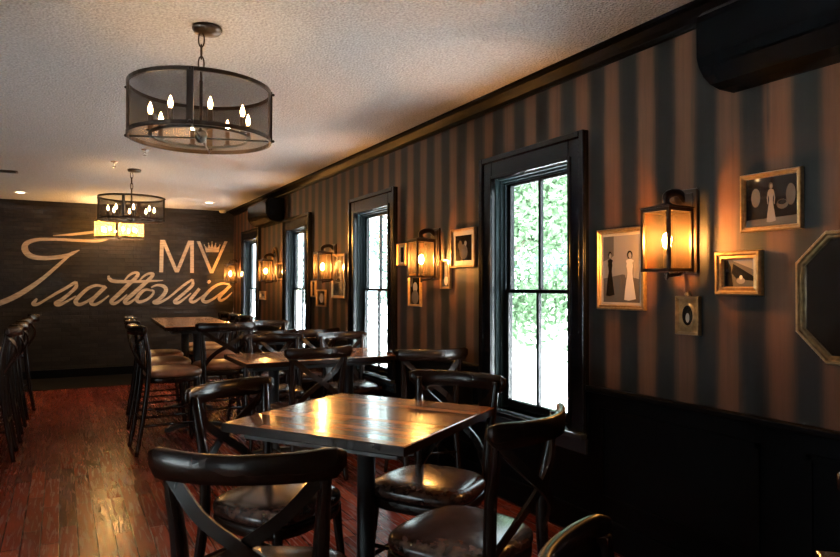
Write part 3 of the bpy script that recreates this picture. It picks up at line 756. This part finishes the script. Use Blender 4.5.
SCRIPT = {
 'T': [([(53, 235.6), (70, 234.6), (86, 233), (100, 231), (110, 229)], [.8, 2.6, 3, 2.2, .6]),
       ([(110, 238.5), (98, 241), (75, 240.3), (55, 239.3), (38, 239.6), (27, 243), (24.8, 249), (29, 255), (38, 257.8), (52, 257.8), (66, 255.8), (73, 253), (79.5, 250)], [1, 3, 3, 3, 3.5, 5, 6.5, 6, 5, 4.5, 4.5, 3.5, .8]),
       ([(71, 254.5), (64, 260), (55, 268), (44, 277.5), (31, 287), (17, 295.5), (4, 301.5), (-12, 307)], [1.5, 3, 3.6, 4, 5, 5.6, 5.6, 5])],
 'r': [([(37, 298.5), (33.6, 303.6), (37.5, 304.3), (46, 299.5), (56, 293.5), (66, 288), (73, 283.6), (76, 281.6)], [2, 4.6, 3, 2.5, 3, 3.2, 3.4, 2.4]),
       ([(76, 281.5), (76, 287), (70, 293), (62, 299.5), (56, 303.2), (59, 304.8), (66, 301.8), (76, 296)], [2.6, 4, 3.4, 4, 4.5, 4, 2.6, 1.5])],
 'a': [([(104, 286.6), (96, 285.4), (88, 288.5), (80, 295.5), (75.6, 301.5), (79, 304.6), (86, 302), (95, 296), (103, 288.6)], [2.5, 3, 3.6, 4, 4.4, 4, 3, 2.4, 2]),
       ([(106, 286.4), (100, 292), (93.5, 298.5), (91, 302.5), (94.5, 304.6), (101, 301.6), (109, 295.5)], [4, 4.2, 4.2, 4.2, 3.6, 2.6, 1.4])],
 't': [([(124, 281), (129, 275.5), (134, 272.8), (138, 273.4), (136, 277.5), (128, 285), (119, 293.8), (111.5, 301), (114, 303.6), (120, 300.5), (127, 294.5)], [1.6, 2.4, 3, 3.4, 4, 4.4, 4.4, 4.4, 3.8, 2.6, 1.4])],
 't2': [([(139, 281), (144, 276), (149, 273.6), (153, 274), (151, 277.5), (143, 285), (133, 293.8), (125, 301), (127.5, 303.4), (133, 300.5), (139, 295)], [1.6, 2.4, 3, 3.4, 4, 4.4, 4.4, 4.4, 3.8, 2.6, 1.4]),
        ([(108.4, 275.6), (109.5, 279), (114, 281.2), (126, 281.6), (140, 281.4), (152, 281), (163, 280.4)], [2, 4, 4.2, 3.6, 3.2, 2.6, .8])],
 'o': [([(152, 290.5), (146, 289.6), (141, 292.5), (136.8, 298.5), (139, 301.8), (146, 300), (152, 295.2), (153.5, 291.2), (149, 289.5)], [2.2, 3, 4, 4.2, 3.8, 3, 2.8, 2.4, 2]),
       ([(151, 287.5), (157, 285.2), (163.5, 286.2), (166, 290), (163, 295.5), (158, 300), (154, 302.2), (158, 303), (166, 299.3), (174, 293.5)], [1.6, 2.6, 4, 4.6, 4.2, 4, 4, 3.6, 2.6, 2.4])],
 'r2': [([(172, 295), (179, 289), (186, 283.6), (192.4, 279.5)], [2.4, 2.8, 3, 2.4]),
        ([(192.6, 279.4), (192.4, 285), (186, 291.4), (179, 297.4), (174.6, 301.6), (178, 302.8), (184, 299), (191, 293.2)], [2.4, 3.8, 3.4, 3.8, 4, 3.6, 2.4, 1.4])],
 'i': [([(199.5, 288.5), (195, 294), (190.4, 300), (193.5, 302), (199, 298.8), (205, 294)], [3.4, 3.8, 4, 3.4, 2.4, 1.4]),
       ([(207.6, 283), (209, 281.8), (210.4, 280.6)], [2.6, 4, 2.4])],
 'a2': [([(230, 284.6), (222, 283.4), (214, 286.8), (207, 293), (202.6, 299.4), (206, 302), (213, 299), (221, 293), (229.5, 286.6)], [2.2, 2.8, 3.4, 3.8, 4.2, 3.8, 2.8, 2.4, 1.8]),
        ([(230.5, 285.4), (225, 291), (219.4, 297.4), (220.6, 300.6), (226, 298), (232, 292.5)], [3.4, 3.8, 3.8, 3.4, 2.4, 1.2])],
}
root = thing('painted_lettering', 'sweeping cream script word Trattoria painted across the dark brick wall', 'sign', (0, 0, 0))
for li, (key, strokes) in enumerate(SCRIPT.items()):
    m = MB()
    for si, (pts, wd) in enumerate(strokes): stroke(m, pts, wd, .0025+.0003*(li % 4)+.0006*si)
    m.build('letter', M['paint'], root)
root = thing('painted_monogram', 'cream capital letters M and V with a small crown, painted above the script', 'sign', (0, 0, 0))
def bar(mb, a, c, wpx, depth):
    a, c = P2(a), P2(c); hw_ = Vector((wpx*.0068, 0))
    mb.prism([(p.x, YP, p.y) for p in (a-hw_, a+hw_, c+hw_, c-hw_)], (0, -depth, 0))
m = MB()
bar(m, (161.9, 240), (161.2, 272.2), 3.9, .003); bar(m, (163, 240), (176.8, 272.4), 3.9, .0034); bar(m, (190, 240.7), (176.8, 272.4), 3.9, .0038); bar(m, (192, 240.7), (192, 272.8), 3.9, .003)
m.build('letter', M['paint'], root)
m = MB(); bar(m, (198.4, 241.3), (211.6, 273.2), 3.7, .003); bar(m, (226, 241.3), (211.6, 273.2), 3.3, .0034); m.build('letter', M['paint'], root)
m = MB()
cr = [(205.8, 252.2), (218.6, 252.2), (219.9, 245.2), (216.6, 248.3), (215.6, 243.6), (213.2, 247.8), (212, 242.2), (210.8, 247.8), (208.5, 243.6), (207.6, 248.3), (204.4, 245.2)]
m.prism([(P2(p).x, YP, P2(p).y) for p in cr], (0, -.003, 0))
for p in ((219.9, 245), (215.6, 243.4), (212, 242), (208.5, 243.4), (204.4, 245)):
    c = P2(p); m.prism([(c.x+.009*math.cos(2*PI*k/8), YP, c.y+.009*math.sin(2*PI*k/8)) for k in range(8)], (0, -.0035, 0))
m.build('crown', M['paint'], root)

# ------------------------------------------------------------------ outside the windows
b = MB(); b.box(-30, 60, -25, 70, -.45, -.35); struct(b.build('ground', M['concrete']))
def tree(label, x, y, h, r, leaf, n, seed, low):
    rnd = random.Random(seed)
    t = thing('leafy_tree', label, 'tree', (x, y, -.35), 0, 'trees outside the windows')
    m = MB(); m.tube(catmull([(0, 0, 0), (.05, .03, h*.3), (-.04, .05, h*.6), (.02, 0, h*.85)]), .13, 8, scale=[1-.035*i for i in range(19)])
    for k in range(6):
        a = rnd.uniform(0, 2*PI); z = h*rnd.uniform(.25, .6); m.tube([(0, 0, z), (math.cos(a)*r*.4, math.sin(a)*r*.4, z+h*.12), (math.cos(a)*r*.7, math.sin(a)*r*.7, z+h*.25)], .045, 6, scale=[1, .7, .3])
    m.build('trunk', M['bark'], t)
    f = MB(); cl = []
    for k in range(40):
        a = rnd.uniform(0, 2*PI); q = rnd.random()**.6; z = rnd.uniform(low, 1)
        prof = math.sin(PI*min(1, max(.12, (z-low)/(1-low)*.85+.15)))
        cl.append(Vector((math.cos(a)*r*q*prof, math.sin(a)*r*q*prof, h*z)))
    for k in range(n):
        c = rnd.choice(cl); d = Vector((rnd.gauss(0, 1), rnd.gauss(0, 1), rnd.gauss(0, .7)))*r*.15
        p = c+d; s = rnd.uniform(.035, .085)
        a = Vector((rnd.gauss(0, 1), rnd.gauss(0, 1), rnd.gauss(0, 1))).normalized(); bq = a.cross(Vector((rnd.gauss(0, 1), rnd.gauss(0, 1), rnd.gauss(0, 1)))).normalized()
        f.add([p-a*s, p+bq*s*.5, p+a*s, p-bq*s*.5], [[0, 1, 2, 3]])
    f.build('foliage', leaf, t)
tree('pale green leafy tree filling the left half of the nearest window', 6.3, 8.9, 4.8, 2.2, M['leaf'], 24000, 3, .2)
tree('blue-green leafy tree filling the right half of the nearest window', 11.2, 11.4, 6.8, 2.9, M['leaf2'], 24000, 5, .2)
tree('pale tree seen through the second window', 8.2, 16.5, 5.4, 2.2, M['leaf2'], 4500, 8, .15)
tree('distant green tree seen through the third window', 9.0, 27.5, 6.5, 3.2, M['leaf2'], 4500, 11, .1)

# ------------------------------------------------------------------ light
wd = bpy.data.worlds.new('sky'); scene.world = wd; wd.use_nodes = True
N, L = wd.node_tree.nodes, wd.node_tree.links
bg = N['Background']; bg.inputs[0].default_value = (.8, .92, 1, 1)
tcw = N.new('ShaderNodeTexCoord'); dt = N.new('ShaderNodeVectorMath'); dt.operation = 'DOT_PRODUCT'   # bright hazy sky, brightest around the veiled sun behind the street front
dt.inputs[1].default_value = Vector((-.45, -.8, .4)).normalized(); L.new(tcw.outputs['Generated'], dt.inputs[0])
mrw = N.new('ShaderNodeMapRange'); mrw.interpolation_type = 'SMOOTHSTEP'; mrw.inputs['From Min'].default_value = -.1; mrw.inputs['From Max'].default_value = .95
mrw.inputs['To Min'].default_value = 6; mrw.inputs['To Max'].default_value = 7
L.new(dt.outputs['Value'], mrw.inputs['Value']); L.new(mrw.outputs[0], bg.inputs[1])
sd = bpy.data.lights.new('sun', 'SUN'); sd.energy = 145; sd.angle = R(3); sd.color = (.88, .95, 1)
so = bpy.data.objects.new('sun', sd); COL.objects.link(so); so.location = (0, -10, 20); so.rotation_euler = Vector((.12, .45, -.88)).to_track_quat('-Z', 'Y').to_euler()
def portal(loc, rot, sx, sy):
    ld = bpy.data.lights.new('window_portal', 'AREA'); ld.shape = 'RECTANGLE'; ld.size = sx; ld.size_y = sy; ld.cycles.is_portal = True
    o = bpy.data.objects.new('window_portal', ld); COL.objects.link(o); o.location = loc; o.rotation_euler = rot
for c in WIN: portal((XW+.11, c, (ZS+ZT)/2), (0, R(90), 0), ZT-ZS, 2*HW)
for s, e, lo, hi in FRONT: portal(((s+e)/2, YF-T/2-.06, (lo+hi)/2), (R(90), 0, 0), e-s, hi-lo)
for s, e, lo, hi in LEFT: portal((XL-T/2-.06, (s+e)/2, (lo+hi)/2), (0, R(-90), 0), hi-lo, e-s)

scene.view_settings.view_transform = 'Standard'; scene.view_settings.look = 'None'
scene.view_settings.exposure = .8; scene.view_settings.gamma = 1; scene.view_settings.use_curve_mapping = False
scene.cycles.use_denoising = True
scene.cycles.denoising_prefilter = 'ACCURATE'
scene.cycles.max_bounces = 10; scene.cycles.diffuse_bounces = 4; scene.cycles.glossy_bounces = 4; scene.cycles.transparent_max_bounces = 16
scene.cycles.sample_clamp_indirect = 6; scene.cycles.blur_glossy = .5
scene.cycles.caustics_reflective = False; scene.cycles.caustics_refractive = False
